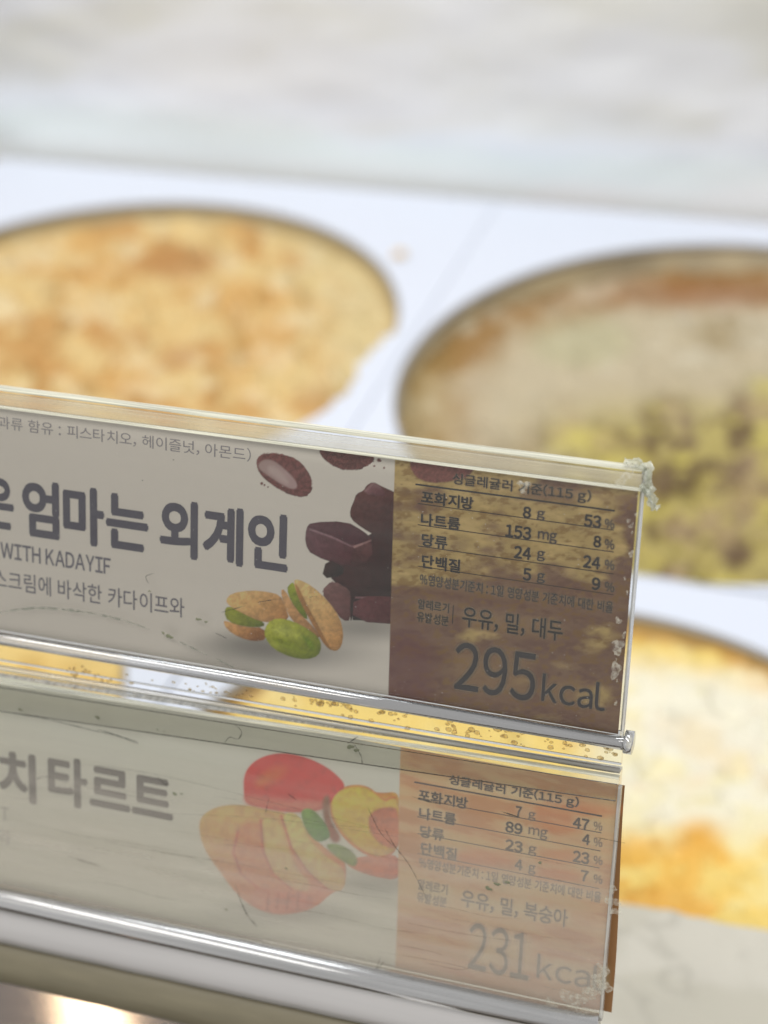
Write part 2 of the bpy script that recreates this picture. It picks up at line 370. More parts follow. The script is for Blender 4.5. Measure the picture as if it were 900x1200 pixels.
# steel ledge, grey liner
tag(world_box('steel_ledge', -.8, .25, .188, .3275, .0005, .003, M_steel, None, .0008), kind='structure')
nx, ny = 300, 130
gx, gy = np.meshgrid(np.linspace(-.150, .15, nx), np.linspace(.19, .331, ny))
ed = .0025 * (fbm(gx * 60, gx * 0, 5, 3) - .5)
gy = gy + ed * sstep(.30, .331, gy)
fold = np.abs(fbm(gx * 34 + 5, gy * 40 + gx * 9, 23, 4) - .5) * 2
gz = .0048 + .0018 * (1 - fold) ** 4 + .0012 * fbm(gx * 20, gy * 20, 8, 2)
m = fbm(gx * 40, gy * 60, 33, 3); px, py = to_px(gx, gy, gz)
c = K(B(206, 200, 182), (B(216, 210, 194), sstep(.45, .6, m)), (B(184, 178, 162), sstep(.06, .01, fold) * .5))
tag(grid('grey_liner', np.stack([gx, gy, gz], -1), c, M_liner), 'grey wrinkled plastic liner lying across the front of the cabinet', 'liner')
# cabinet front panel that carries the rail
fp = empty('front_panel', (-.3, .172, .0)); tag(fp, 'steel front panel of the ice cream cabinet below the label rail', 'panel')
world_box('panel_sheet', -.5, .55, -.012, -.002, -.125, .070, M_steel, fp, .001)

# ================================================================== LABEL HOLDERS
def frame(name): return empty(name, O_W, (-TH, 0, 0))
XE = -170.0      # left end of everything, beyond the picture
# ---- upper
uh = frame('label_holder'); tag(uh, 'upper clear acrylic label holder with torn film on its top right corner', 'label holder', 'clear acrylic label holders')
extrude('back_sheet', rect(.55, 3.4, 3.6, 47.7, .2), XE, -.5, M_clear, uh)
extrude('top_edge', [(.6, 47.72), (3.35, 47.72), (3.3, 48.0), (2.4, 48.25), (1.2, 48.1), (.65, 47.95)], XE, -.5, M_edge, uh, seg=60, wob=.05)
extrude('top_lip', rect(-.35, .45, 45.3, 47.5, .1), XE, -.2, M_lip, uh)
extrude('front_sheet', rect(-1.6, -.45, 4.2, 45.25, .2), XE, .1, M_clear, uh)
extrude('front_sheet_edge', [(-1.55, 45.27), (-.5, 45.27), (-.55, 45.5), (-1.5, 45.45)], XE, .0, M_edge, uh)
circ = lambda cy, cz, R, n=24: [(cy + R * math.cos(a), cz + R * math.sin(a)) for a in np.linspace(0, 2 * math.pi, n, endpoint=False)]
extrude('bottom_bend', circ(-1.3, 3.2, 1.15), XE, .5, M_bead, uh, circ(-1.3, 3.5, 1.15), smooth=True)
extrude('joint_sheet', rect(.3, 1.5, -2.2, 2.9, .15), XE, .1, M_clear, uh, rect(.3, 1.5, -1.2, 2.9, .15))
extrude('joint_ridge', circ(-.1, -3.4, .55, 14), XE, .1, M_ridge, uh, circ(-.1, -1.9, .5, 14), smooth=True)
extrude('side_edge', rect(-1.6, -.45, 4.6, 45.2, .05), .12, .36, M_side, uh)
extrude('side_edge', rect(.6, 3.3, 4.6, 47.6, .05), -.48, -.25, M_side, uh)
# ---- lower
lh = frame('label_holder'); tag(lh, 'lower scratched acrylic label holder joined beneath the upper one', 'label holder', 'clear acrylic label holders')
LT, RT = -6.7, -2.7     # top at far left (XE) and at the right end
extrude('back_sheet', rect(.55, 2.2, -48, LT + .2, .2), XE, .1, M_clear, lh, rect(.55, 2.2, -48, RT + .2, .2))
extrude('top_edge', [(.6, LT + .25), (2.1, LT + .25), (2.0, LT + .6), (.7, LT + .55)], XE, .1, M_side, lh, [(.6, RT + .25), (2.1, RT + .25), (2.0, RT + .6), (.7, RT + .55)])
extrude('front_sheet', rect(-1.8, -.5, -47.0, LT, .2), XE, .3, M_fog, lh, rect(-1.8, -.5, -47.0, RT, .2))
extrude('front_sheet_edge', [(-1.75, LT + .02), (-.55, LT + .02), (-.6, LT + .3), (-1.7, LT + .3)], XE, .3, M_edge, lh, [(-1.75, RT + .02), (-.55, RT + .02), (-.6, RT + .3), (-1.7, RT + .3)])
extrude('inner_lip', rect(-2.9, -1.85, -12.2, LT - .1, .3), XE, .2, acrylic('grey_lip', .05, hcol=(.35, .33, .28), tint=(.95, .95, .93), rough=.1), lh, rect(-2.9, -1.85, -6.2, RT - .6, .3))
extrude('bottom_bend', circ(-1.9, -48.1, 2.3), XE, .3, M_soft, lh, smooth=True)
extrude('side_edge', rect(-1.75, -.55, -47, -4.0, .15), .32, .8, M_side, lh)
# ---- rail that the pair is clipped to
rl = frame('label_rail'); tag(rl, 'grey metal rail with olive rubber strip beneath the lower label holder', 'rail')
extrude('rail_face', [(-2.2, -57.2), (-.8, -57.6), (1.0, -57.6), (1.0, -49.9), (-.6, -49.6), (-1.6, -50.0), (-2.2, -51.0), (-2.6, -52.3), (-2.75, -54), (-2.6, -55.8)], XE, 1.5, M_alu, rl, smooth=True, seg=60, wob=.25)
extrude('rubber_strip', [(-1.5, -66.2), (1.2, -65.8), (1.2, -57.7), (-.8, -57.7), (-1.9, -58.6), (-2.6, -60.5), (-2.9, -62.5), (-2.4, -65)], XE, 1.5, M_olive, rl, smooth=True, seg=90, wob=.35)
for bx in (-158, -22):
    extrude('bracket', [(-40, -90), (-36, -90), (-1, -69), (1, -65.9), (-1, -66.1), (-4, -66.3)], bx - 6, bx + 6, M_alu, rl)

# ================================================================== LABEL PRINT
K_ALB, VEIL = .50, .03        # label light level and film, to recover ink colours from seen colours
def inkc(r, g, b, k=K_ALB, v=VEIL): return np.clip((lin((r, g, b)) - v) / k, .01, .9)

def smooth_poly(pts, n=2):
    p = np.array(pts, float)
    for _ in range(n):
        q = np.roll(p, -1, 0); p = np.stack([.75 * p + .25 * q, .25 * p + .75 * q], 1).reshape(-1, 2)
    return p
def pmask(px, py, pts, soft=1.0, sm=2):
    """soft coverage of a polygon; returns mask"""
    p = smooth_poly(pts, sm) if sm else np.array(pts, float)
    m = np.zeros(px.shape); x0, y0 = p.min(0) - 3 * soft; x1, y1 = p.max(0) + 3 * soft
    sel = (px > x0) & (px < x1) & (py > y0) & (py < y1)
    X, Y = px[sel], py[sel]; ins = np.zeros(X.shape, bool); dd = np.full(X.shape, 1e9)
    for i in range(len(p)):
        a = p[i]; b = p[(i + 1) % len(p)]
        if a[1] != b[1]:
            cr = ((a[1] > Y) != (b[1] > Y)) & (X < (b[0] - a[0]) * (Y - a[1]) / (b[1] - a[1]) + a[0]); ins ^= cr
        ab = b - a; t = np.clip(((X - a[0]) * ab[0] + (Y - a[1]) * ab[1]) / (ab @ ab + 1e-9), 0, 1)
        dd = np.minimum(dd, np.hypot(X - a[0] - t * ab[0], Y - a[1] - t * ab[1]))
    sd = np.where(ins, dd, -dd); m[sel] = sstep(-soft, soft, sd)
    return m
def over(c, m, col):
    col = np.asarray(col)
    return c + ((col if col.ndim == 3 else col[None, None]) - c) * m[..., None]
def S2(pts): return [(240 + x / 3.75, 480 + y / 3.75) for x, y in pts]     # measured on enlarged crops
def S6(pts): return [(200 + x / 3., 850 + y / 3.) for x, y in pts]

def label_grid(x0, x1, u0, u1, step):
    nx, ny = int((x1 - x0) / step), int((u1 - u0) / step)
    gx, gu = np.meshgrid(np.linspace(x0, x1, nx), np.linspace(u0, u1, ny))
    W = O_W; yy = W.y + gu * .001 * math.sin(TH); zz = W.z + gu * .001 * math.cos(TH)
    px, py = to_px(W.x + gx * .001, yy, zz)
    return gx, gu, px, py
def lg(pa, pb, px, py, sa, sb):      # gradient between two crop points along a direction
    a, b = np.array(pa, float), np.array(pb, float); ab = b - a
    t = np.clip(((px - a[0]) * ab[0] + (py - a[1]) * ab[1]) / (ab @ ab), 0, 1)[..., None]
    return sa[None, None] * (1 - t) + sb[None, None] * t

# ---- upper label
gx, gu, px, py = label_grid(-118, -.7, 4.3, 44.9, .14)
I = inkc; paper = I(180, 174, 165)
c = np.ones(px.shape + (3,)) * paper
tone = fbm(gx / 30, gu / 14, 201, 3)
c = c * (1 + .05 * (tone[..., None] - .5))
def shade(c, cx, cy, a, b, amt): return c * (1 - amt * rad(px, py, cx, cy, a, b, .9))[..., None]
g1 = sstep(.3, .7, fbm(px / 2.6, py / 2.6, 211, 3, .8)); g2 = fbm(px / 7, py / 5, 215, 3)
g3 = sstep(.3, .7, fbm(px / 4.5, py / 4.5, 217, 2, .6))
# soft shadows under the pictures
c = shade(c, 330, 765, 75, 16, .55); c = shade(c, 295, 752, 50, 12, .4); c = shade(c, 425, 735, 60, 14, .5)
# almonds
al = S2([(230, 215), (255, 193), (300, 190), (370, 200), (430, 235), (470, 300), (473, 345), (455, 378), (420, 385), (360, 370), (300, 335), (245, 290), (228, 250)])
mk = pmask(px + 1.2 * (g1 - .5), py + 1.2 * (g1 - .5), al, .7)
c = over(c, mk, I(100, 70, 68) * (.75 + .6 * g1)[..., None])
mk = pmask(px, py, S2([(235, 240), (260, 218), (300, 222), (350, 260), (400, 310), (408, 345), (380, 350), (330, 325), (270, 285), (238, 260)]), 1.6)
c = over(c, mk, lg((305, 545), (345, 570), px, py, I(140, 120, 115), I(150, 128, 126)) * (.9 + .2 * g2)[..., None])
c = over(c, pmask(px, py, S2([(270, 250), (310, 250), (360, 300), (370, 330), (330, 310), (285, 280)]), 3.) * .5, I(168, 152, 148))
mk = pmask(px + 1.2 * (g1 - .5), py + 1.4 * (g1 - .5), S2([(498, 150), (505, 195), (530, 225), (580, 258), (640, 270), (700, 258), (740, 235), (748, 195), (735, 160), (700, 130), (520, 130)]), .7)
c = over(c, mk, I(92, 66, 64) * (.7 + .7 * g1)[..., None])
for (a, b, r) in [(250, 325, 7), (262, 332, 5), (278, 340, 4), (765, 222, 9), (745, 248, 5), (788, 256, 5), (772, 225, 5)]:
    q = S2([(a, b)])[0]; c = over(c, 1 - sstep(r / 3.75 * .6, r / 3.75 * 1.2, np.hypot(px - q[0], py - q[1])), I(100, 72, 68))
# chocolate
def poly(c, pts, ca, cb, pa, pb, tex=.2, soft=.6, sm=1, S=S2, vol=.30, vw=5.):
    mk = pmask(px, py, S(pts), soft, sm); A, Bp = S([pa])[0], S([pb])[0]
    col = lg(A, Bp, px, py, ca, cb) * (1 - tex / 2 + tex * g2 + .16 * (g1 - .5) + .22 * (g3 - .5))[..., None]
    if vol:
        inn = pmask(px + 1.0, py + 1.6, S(pts), vw, max(sm, 1)); col = col * (1 - vol + 1.25 * vol * inn)[..., None]
    return over(c, mk, col)
c = poly(c, [(545, 690), (640, 600), (740, 540), (900, 520), (900, 935), (650, 925), (640, 860), (612, 800), (556, 742)], I(66, 50, 54), I(56, 42, 48), (600, 600), (850, 800), .3, .6, 0)
c = poly(c, [(600, 690), (735, 640), (740, 540), (900, 520), (900, 830), (650, 822), (620, 770), (560, 745), (600, 735)], I(70, 52, 52), I(58, 42, 44), (600, 600), (850, 800), .3)
c = poly(c, [(665, 370), (700, 355), (708, 335), (738, 316), (780, 338), (840, 365), (880, 400), (880, 570), (760, 560), (690, 520), (640, 480), (638, 440), (656, 400)], I(90, 66, 64), I(66, 48, 48), (660, 350), (800, 560), .35)
c = poly(c, [(705, 352), (738, 320), (780, 340), (800, 380), (760, 380), (712, 375)], I(110, 82, 84), I(80, 58, 60), (705, 340), (800, 390), .3, 1)
c = poly(c, [(440, 590), (445, 520), (465, 497), (620, 490), (700, 535), (738, 572), (737, 660), (630, 696), (470, 640)], I(98, 74, 78), I(76, 54, 56), (450, 500), (640, 690), .15)
c = poly(c, [(447, 520), (468, 495), (620, 491), (700, 537), (730, 572), (655, 602), (560, 560)], I(84, 62, 66), I(74, 54, 58), (450, 500), (700, 590), .1)
c = poly(c, [(655, 603), (733, 574), (735, 658), (632, 694)], I(92, 66, 66), I(66, 48, 50), (735, 580), (632, 694), .15)
c = poly(c, [(650, 600), (730, 572), (732, 578), (656, 610)], I(138, 108, 106), I(112, 88, 86), (650, 600), (730, 572), .4, 1.0, 0, S2, 0)
c = poly(c, [(462, 522), (560, 556), (650, 600), (648, 606), (556, 564), (460, 530)], I(128, 104, 108), I(112, 86, 90), (460, 520), (650, 600), .4, 1.0, 0, S2, 0)
c = poly(c, [(700, 356), (738, 322), (775, 342), (772, 350), (738, 334), (706, 364)], I(122, 96, 96), I(100, 78, 78), (700, 350), (780, 345), .4, 1.2, 0, S2, 0)
c = poly(c, [(662, 822), (760, 822), (900, 830), (900, 836), (760, 830), (662, 830)], I(112, 84, 86), I(96, 72, 72), (660, 820), (880, 830), .4, 1.2, 0, S2, 0)
c = poly(c, [(516, 800), (560, 754), (640, 802), (634, 808), (562, 764), (524, 804)], I(126, 100, 98), I(108, 84, 84), (516, 800), (640, 800), .4, 1.0, 0, S2, 0)
c = poly(c, [(535, 655), (612, 692), (606, 730), (512, 744)], I(66, 48, 52), I(46, 32, 36), (530, 660), (600, 740), .2)
c = poly(c, [(508, 800), (562, 747), (650, 802), (642, 928), (605, 928), (560, 870)], I(108, 84, 82), I(86, 62, 62), (520, 760), (640, 920), .15)
c = poly(c, [(640, 812), (652, 806), (648, 925), (638, 928)], I(62, 44, 48), I(62, 44, 48), (640, 812), (640, 928), .1)
c = poly(c, [(656, 818), (900, 824), (900, 948), (648, 930)], I(94, 64, 66), I(72, 48, 50), (660, 820), (850, 940), .25)
# pistachios
st = (.88 + .24 * fbm(px / 9, py / 1.6, 221, 3))[..., None]
c = poly(c, [(333, 793), (350, 790), (385, 848), (432, 910), (482, 960), (512, 1010), (450, 988), (380, 925), (345, 852)], I(176, 138, 98), I(132, 98, 68), (335, 800), (500, 1000))
c = poly(c, [(80, 928), (100, 930), (180, 955), (262, 958), (272, 1010), (220, 1020), (150, 1002), (95, 965)], I(186, 142, 98), I(128, 92, 66), (100, 930), (200, 1020))
c = poly(c, [(84, 888), (100, 862), (150, 880), (205, 905), (262, 935), (260, 956), (180, 956), (100, 932)], I(130, 132, 62), I(92, 100, 44), (90, 870), (240, 955), .35)
c = poly(c, [(90, 838), (118, 806), (200, 794), (270, 799), (332, 815), (352, 860), (374, 926), (300, 937), (240, 930), (170, 898), (110, 865)], I(186, 150, 104), I(146, 108, 74), (180, 795), (330, 930))
c = poly(c, [(360, 788), (372, 768), (392, 757), (424, 830), (458, 925), (430, 912), (378, 842)], I(128, 134, 62), I(88, 98, 42), (365, 770), (450, 920), .3)
c = poly(c, [(388, 752), (410, 744), (472, 775), (542, 840), (592, 910), (610, 980), (602, 1040), (577, 1064), (540, 1050), (500, 990), (450, 900), (408, 820)], I(192, 156, 110), I(158, 120, 80), (420, 760), (600, 1000))
c = poly(c, [(394, 758), (412, 780), (450, 860), (500, 950), (545, 1040), (560, 1060), (530, 1040), (492, 980), (440, 885), (404, 812)], I(150, 112, 76), I(126, 92, 62), (400, 770), (540, 1050), .1, 1.2)
c = poly(c, [(262, 962), (290, 922), (350, 917), (430, 948), (500, 998), (514, 1040), (500, 1082), (450, 1099), (380, 1090), (300, 1052), (264, 1002)], I(148, 150, 66), I(100, 108, 42), (320, 920), (400, 1095), .2, .8)
c = poly(c, [(300, 960), (350, 948), (420, 985), (430, 1010), (370, 1000), (310, 985)], I(156, 160, 80), I(144, 148, 70), (310, 955), (430, 1010), .5, 5, 1, S2, 0)
c = poly(c, [(285, 1000), (340, 1005), (430, 1040), (480, 1070), (420, 1068), (340, 1042)], I(122, 130, 52), I(110, 118, 46), (290, 1000), (470, 1070), .5, 3, 1, S2, 0)
c = poly(c, [(420, 985), (470, 1010), (486, 1050), (470, 1060), (445, 1030)], I(96, 112, 40), I(110, 126, 48), (420, 990), (480, 1060), .2, 3)
# nutrition panel: bronzed brown photograph of ice cream
pe = 463 - (py - 530) * .028
pm = sstep(-.6, .6, px - pe)
n1 = fbm(px / 30, py / 11 - px * .012, 231, 5, .6); n2 = fbm(px / 70, py / 34, 236, 4, .55); n3 = fbm(px / 9, py / 5, 241, 4, .6)
P = I(152, 132, 92)[None, None] * (.80 + .4 * n1)[..., None] * (.86 + .28 * n3)[..., None]
P = over(P, sstep(.50, .74, n1) * .45, I(176, 154, 110))
P = over(P, sstep(.50, .36, n3 * .6 + n1 * .4) * .55, I(112, 86, 58))
dark = sstep(.40, .62, n2 + .48 * sstep(690, 775, py) * sstep(760, 560, px * .6 + 240) - .10 + .30 * sstep(700, 748, px) + .22 * sstep(675, 690, py) * sstep(745, 710, py))
P = over(P, dark * (.66 + .3 * n3), I(96, 73, 72) * (.8 + .4 * n3)[..., None])
P = over(P, sstep(.5, .7, n3) * dark * .6, I(116, 94, 62))
P = over(P, rad(px, py, 475, 790, 34, 60, .5) * .5, I(96, 66, 72))
def patch(x0, x1, y0, y1, sl, s=7.):
    yy = py - (px - x0) * sl + 14 * (n3 - .5); s = s if y1 - y0 < 30 else 13.
    return sstep(x0 - s, x0 + s, px) * sstep(x1 + s, x1 - s, px) * sstep(y0 - s, y0 + s, yy) * sstep(y1 + s, y1 - s, yy)
for q in [(493, 553, 577, 589, .115), (611, 640, 591, 604, .115), (684, 716, 602, 616, .115), (493, 538, 602, 615, .115), (592, 650, 614, 626, .115), (693, 716, 627, 640, .115), (493, 523, 626, 640, .115), (602, 637, 640, 652, .115), (684, 716, 650, 664, .115),
          (493, 538, 651, 665, .115), (611, 638, 666, 679, .115), (693, 716, 677, 690, .115), (530, 690, 556, 569, .125), (492, 716, 676, 686, .125), (490, 525, 704, 728, .1), (541, 657, 715, 737, .1), (531, 624, 757, 806, .12), (634, 706, 795, 822, .12)]:
    P = over(P, patch(*q) * .25, I(150, 128, 94))
mk = pmask(px + 2 * (g2 - .5), py + 2 * (g2 - .5), [(479, 546), (482, 538), (500, 534), (530, 537), (552, 543), (556, 552), (545, 561), (515, 567), (490, 563)], 1.5)
P = over(P, mk, I(106, 74, 70) * (.8 + .4 * g1)[..., None])
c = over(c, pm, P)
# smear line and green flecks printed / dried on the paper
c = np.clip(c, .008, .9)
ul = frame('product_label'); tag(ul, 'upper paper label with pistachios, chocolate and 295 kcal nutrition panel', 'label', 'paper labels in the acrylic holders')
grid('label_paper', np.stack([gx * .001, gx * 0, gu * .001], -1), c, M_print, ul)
extrude('label_paper', [(0, 4.3), (.25, 4.3), (.25, 44.9), (0, 44.9)], XE + 2, -118.0, plain('plain_paper', tuple(paper), .5), ul)
extrude('label_back', [(.05, 4.35), (.28, 4.35), (.28, 44.85), (.05, 44.85)], -118, -1.2, plain('card_back', (.7, .7, .68), .6), ul)

_gl = {}
def glyph(ch):
    """flat outline of one character, unit em; Latin and digits come from the same sans family as the Hangul (full-width forms)"""
    if ch in _gl: return _gl[ch]
    body = chr(ord(ch) + 0xFEE0) if 33 <= ord(ch) <= 126 else ch
    cu = bpy.data.curves.new('glyph', 'FONT'); cu.body = body; cu.size = 1; cu.resolution_u = 4
    to = bpy.data.objects.new('glyph', cu); C.objects.link(to)
    bpy.context.view_layer.update(); me = bpy.data.meshes.new_from_object(to.evaluated_get(bpy.context.evaluated_depsgraph_get()))
    v = np.empty(len(me.vertices) * 3, np.float32); me.vertices.foreach_get('co', v); v = v.reshape(-1, 3)[:, :2].copy()
    f = [tuple(p.vertices) for p in me.polygons]
    bpy.data.objects.remove(to); bpy.data.meshes.remove(me); bpy.data.curves.remove(cu)
    _gl[ch] = (v, f); return v, f
def lettering(s, bl, br, top, mat, parent, bold=0., y=-.06, halo=None, hoff=0, name='lettering'):
    """print s so that its ink box runs from photo point bl (bottom left) to br (bottom right) and up to `top` at the left"""
    xa, ua = L(*bl); xb, ub = L(*br); _, ut = L(bl[0], top); u0 = (ua + ub) / 2; h = ut - ua
    V = []; F = []; pen = 0
    for ch in s:
        if ch == ' ': pen += .30; continue
        v, f = glyph(ch); mn, mx = v.min(0), v.max(0)
        if 33 <= ord(ch) <= 126:
            q = v.copy(); q[:, 0] += pen + .045 - mn[0]; pen += mx[0] - mn[0] + .09
        else:
            q = v.copy(); q[:, 0] += pen + (.46 - (mn[0] + mx[0]) / 2); pen += .92
        b = sum(len(a) for a in V); V.append(q); F += [tuple(b + i for i in p) for p in f]
    v = np.concatenate(V); mn, mx = v.min(0), v.max(0)
    bo = bold * .8; n = 6 if bo > 0 else 0
    sx = (xb - xa) / (mx[0] - mn[0] + 2 * bo); sz = h / (mx[1] - mn[1] + 2 * bo)
    allv = []; allf = []
    for k in range(n + 1):
        ox, oz = (0, 0) if k == 0 else (bo * math.cos(2 * math.pi * k / n), bo * math.sin(2 * math.pi * k / n))
        q = np.zeros((len(v), 3)); q[:, 0] = xa + (v[:, 0] - mn[0] + bo + ox) * sx; q[:, 2] = u0 + (v[:, 1] - mn[1] + bo + oz) * sz; q[:, 1] = y - .004 * k
        allv.append(q * .001); allf += [tuple(i + k * len(v) for i in p) for p in F]
    me = bpy.data.meshes.new(name); me.from_pydata(np.concatenate(allv).tolist(), [], allf); me.update()
    o = link(name, me, mat, parent)
    if halo:                                              # pale outline printed round the ink, fading outwards
        hv = []; hf = []; rr_ = min(.55, .12 + h * .055)
        for k in range(9):
            a = k * 2.4; rad_ = rr_ * (.55 if k % 2 else 1.0)
            q = np.zeros((len(v), 3)); q[:, 0] = xa + (v[:, 0] - mn[0] + bo) * sx + rad_ * math.cos(a); q[:, 2] = u0 + (v[:, 1] - mn[1] + bo) * sz + rad_ * math.sin(a); q[:, 1] = -.012 - .004 * k
            hv.append(q * .001); hf += [tuple(i + k * len(v) for i in p) for p in F]
        me = bpy.data.meshes.new('print_halo'); me.from_pydata(np.concatenate(hv).tolist(), [], hf); me.update(); link('print_halo', me, halo, parent)
    return o
def rule(pa, pb, t, mat, parent, y=-.055):
    xa, ua = L(*pa); xb, ub = L(*pb); u = (ua + ub) / 2
    v = [(xa, y, u - t / 2), (xb, y, u - t / 2), (xb, y, u + t / 2), (xa, y, u + t / 2)]
    return pydata('table_rule', [(a * .001, b * .001, d * .001) for a, b, d in v], [(0, 1, 2, 3)], mat, parent)
M_title = plain('title_ink', tuple(inkc(80, 78, 86)), .5)
M_sub = plain('subtitle_ink', tuple(inkc(100, 98, 104)), .5)
M_small = plain('small_ink', tuple(inkc(122, 118, 120)), .5)
M_tab = plain('table_ink', (.03, .024, .022), .5)
M_tab3 = plain('table_ink_large', (.045, .038, .042), .5)
M_tab2 = plain('table_ink_grey', (.06, .05, .05), .5)

T = lambda *a, **k: lettering(*a, **k)
T('과류 함유 : 피스타치오, 헤이즐넛, 아몬드)', (-2, 503), (294, 540.5), 487.5, M_small, ul, bold=.0)
T('은', (-20, 617), (17, 622), 557, M_title, ul, bold=.045)
T('엄마는', (27, 630), (174, 648), 562, M_title, ul, bold=.045)
T('외계인', (187, 651), (337, 672), 583, M_title, ul, bold=.045)
T('WITH KADAYIF', (1, 655), (130, 671.5), 636.5, M_sub, ul, bold=.022)
T('스크림에 바삭한 카다이프와', (-7, 691), (216, 721), 669, M_sub, ul, bold=.004)
kw = dict(halo=M_halo)
T('싱글레귤러 기준(115 g)', (530, 570.5), (692, 589.5), 554.5, M_tab, ul, bold=.012, **kw)
for k, (a, b, th) in enumerate([((487, 567), (720.6, 599), .28), ((489.6, 591), (719.5, 620), .14), ((489.6, 617.5), (719.5, 644), .14), ((489.6, 643.5), (719.5, 668.5), .14), ((489.6, 669), (719.5, 691), .12)]):
    rule(a, b, th, M_tab, ul)
rows = [('포화지방', 493.3, 554.5, 575, 590, '8', 612.5, 622, 593, 606.5, 'g', 629, 638, 598, 609, '53', 684, 704, 602, 617),
        ('나트륨', 493, 539, 601, 616, '153', 592, 622, 614, 629, 'mg', 630, 652, 622, 635, '8', 695, 704, 627, 641),
        ('당류', 494, 524, 625, 640, '24', 602, 622, 639, 654, 'g', 629, 638, 645, 657, '24', 683, 703, 650, 665),
        ('단백질', 494, 539, 650, 666, '5', 612.5, 622, 665, 680, 'g', 629, 638, 671, 683, '9', 693, 703, 676, 691)]
for (a, ax0, ax1, at, ab, n, nx0, nx1, nt, nb, g, gx0, gx1, gt, gb, p, px0, px1, pt, pb) in rows:
    sl = .115
    T(a, (ax0, ab), (ax1, ab + (ax1 - ax0) * sl), at, M_tab, ul, bold=.03, **kw)
    T(n, (nx0, nb), (nx1, nb + (nx1 - nx0) * sl), nt, M_tab, ul, bold=.036, **kw)
    T(g, (gx0, gb), (gx1, gb + (gx1 - gx0) * sl), gt, M_tab2, ul, bold=.008, **kw)
    T(p, (px0, pb), (px1, pb + (px1 - px0) * sl), pt, M_tab, ul, bold=.036, **kw)
    T('%', (708.5, pb + 1.5), (719.5, pb + 3), pb - 9.5, M_tab2, ul, bold=.004, **kw)
T('%영양성분기준치 : 1일 영양성분 기준치에 대한 비율', (492, 687), (718, 716.5), 674, M_tab2, ul, bold=.006, **kw)
T('알레르기', (489.6, 714), (526, 717.5), 702.5, M_tab, ul, bold=.008, **kw)
T('유발성분', (488.5, 729), (525.5, 733), 717, M_tab, ul, bold=.008, **kw)
xb_, u1_ = L(531.4, 709); _, u2_ = L(531.4, 731)
pydata('table_rule', [((xb_ - .07) * .001, -5.5e-5, u2_ * .001), ((xb_ + .07) * .001, -5.5e-5, u2_ * .001), ((xb_ + .07) * .001, -5.5e-5, u1_ * .001), ((xb_ - .07) * .001, -5.5e-5, u1_ * .001)], [(0, 1, 2, 3)], M_tab, ul)
T('우유, 밀, 대두', (541, 738), (659, 749), 713, M_tab, ul, bold=.012, **kw)
T('295', (531.5, 809), (626, 821.5), 752, M_tab3, ul, bold=.006, halo=M_halo, hoff=.03)
T('kcal', (634, 822), (708.5, 833), 789, M_tab3, ul, bold=.008, halo=M_halo, hoff=.03)

# ---- lower label
gx, gu, px, py = label_grid(-120, 1.0, -46.3, -4.6, .2)
gx = gx + 1.0 * sstep(-5, -40, gu) * (gx + 120) / 121.0          # right edge leans out towards the bottom
def K2(r, g, b):
    q = (lin((r, g, b)) - .07) / .46; l = q @ np.array([.3, .6, .1]); return np.clip(q * .95 + l * .05, .015, .9)
paper2 = I(196, 187, 172)
c = np.ones(px.shape + (3,)) * paper2 * (1 + .05 * (fbm(gx / 25, gu / 10, 301, 3)[..., None] - .5))
g1 = fbm(px / 3, py / 3, 311, 3, .7); g2 = fbm(px / 10, py / 7, 315, 3)
g3 = sstep(.3, .7, fbm(px / 6, py / 6, 317, 2, .6))
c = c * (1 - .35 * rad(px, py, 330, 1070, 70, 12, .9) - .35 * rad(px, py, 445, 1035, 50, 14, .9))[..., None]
p6 = lambda c, pts, ca, cb, pa, pb, tex=.12, soft=1., sm=2: poly(c, pts, K2(*ca), K2(*cb), pa, pb, tex, soft, sm, S6, .22, 6.)
c = p6(c, [(600, 470), (700, 455), (800, 450), (800, 545), (700, 530), (620, 500)], (206, 124, 98), (176, 100, 80), (620, 460), (790, 540))
c = p6(c, [(690, 230), (740, 238), (800, 232), (800, 300), (740, 300)], (214, 110, 66), (220, 150, 70), (700, 230), (790, 300))
c = p6(c, [(552, 272), (570, 232), (630, 207), (690, 211), (732, 246), (752, 262), (770, 246), (800, 250), (800, 430), (740, 472), (680, 459), (606, 404), (560, 330)], (214, 130, 60), (196, 110, 60), (560, 240), (780, 460))
c = p6(c, [(560, 272), (578, 238), (630, 215), (690, 218), (728, 250), (752, 270), (775, 256), (800, 260), (800, 425), (740, 462), (684, 450), (614, 398), (568, 330)], (236, 164, 62), (226, 148, 78), (570, 230), (760, 450))
c = p6(c, [(690, 320), (720, 292), (770, 285), (800, 295), (800, 430), (760, 432), (715, 405), (692, 365)], (160, 98, 78), (188, 122, 96), (700, 300), (790, 420), .3, 2)
c = p6(c, [(253, 225), (256, 170), (290, 125), (350, 100), (420, 97), (500, 120), (570, 160), (620, 215), (580, 235), (550, 290), (480, 305), (400, 305), (330, 292), (258, 278)], (204, 50, 40), (196, 76, 60), (420, 100), (400, 300), .2)
c = p6(c, [(300, 190), (360, 145), (420, 140), (410, 175), (350, 210), (300, 215)], (226, 110, 56), (212, 84, 52), (300, 180), (420, 180), .2, 8)
c = p6(c, [(258, 240), (400, 265), (540, 260), (548, 290), (480, 306), (330, 294), (258, 278)], (200, 104, 90), (196, 110, 96), (260, 250), (540, 290), .1, 6)
c = p6(c, [(530, 250), (560, 245), (555, 330), (600, 400), (560, 420), (530, 330)], (128, 96, 78), (140, 88, 72), (530, 250), (580, 410), .2, 3)
c = p6(c, [(92, 350), (110, 310), (170, 280), (260, 278), (340, 298), (400, 305), (460, 345), (520, 420), (600, 470), (610, 500), (600, 577), (560, 582), (500, 640), (400, 665), (320, 657), (240, 612), (170, 520), (108, 430)], (232, 152, 90), (196, 116, 90), (200, 285), (300, 640), .1)
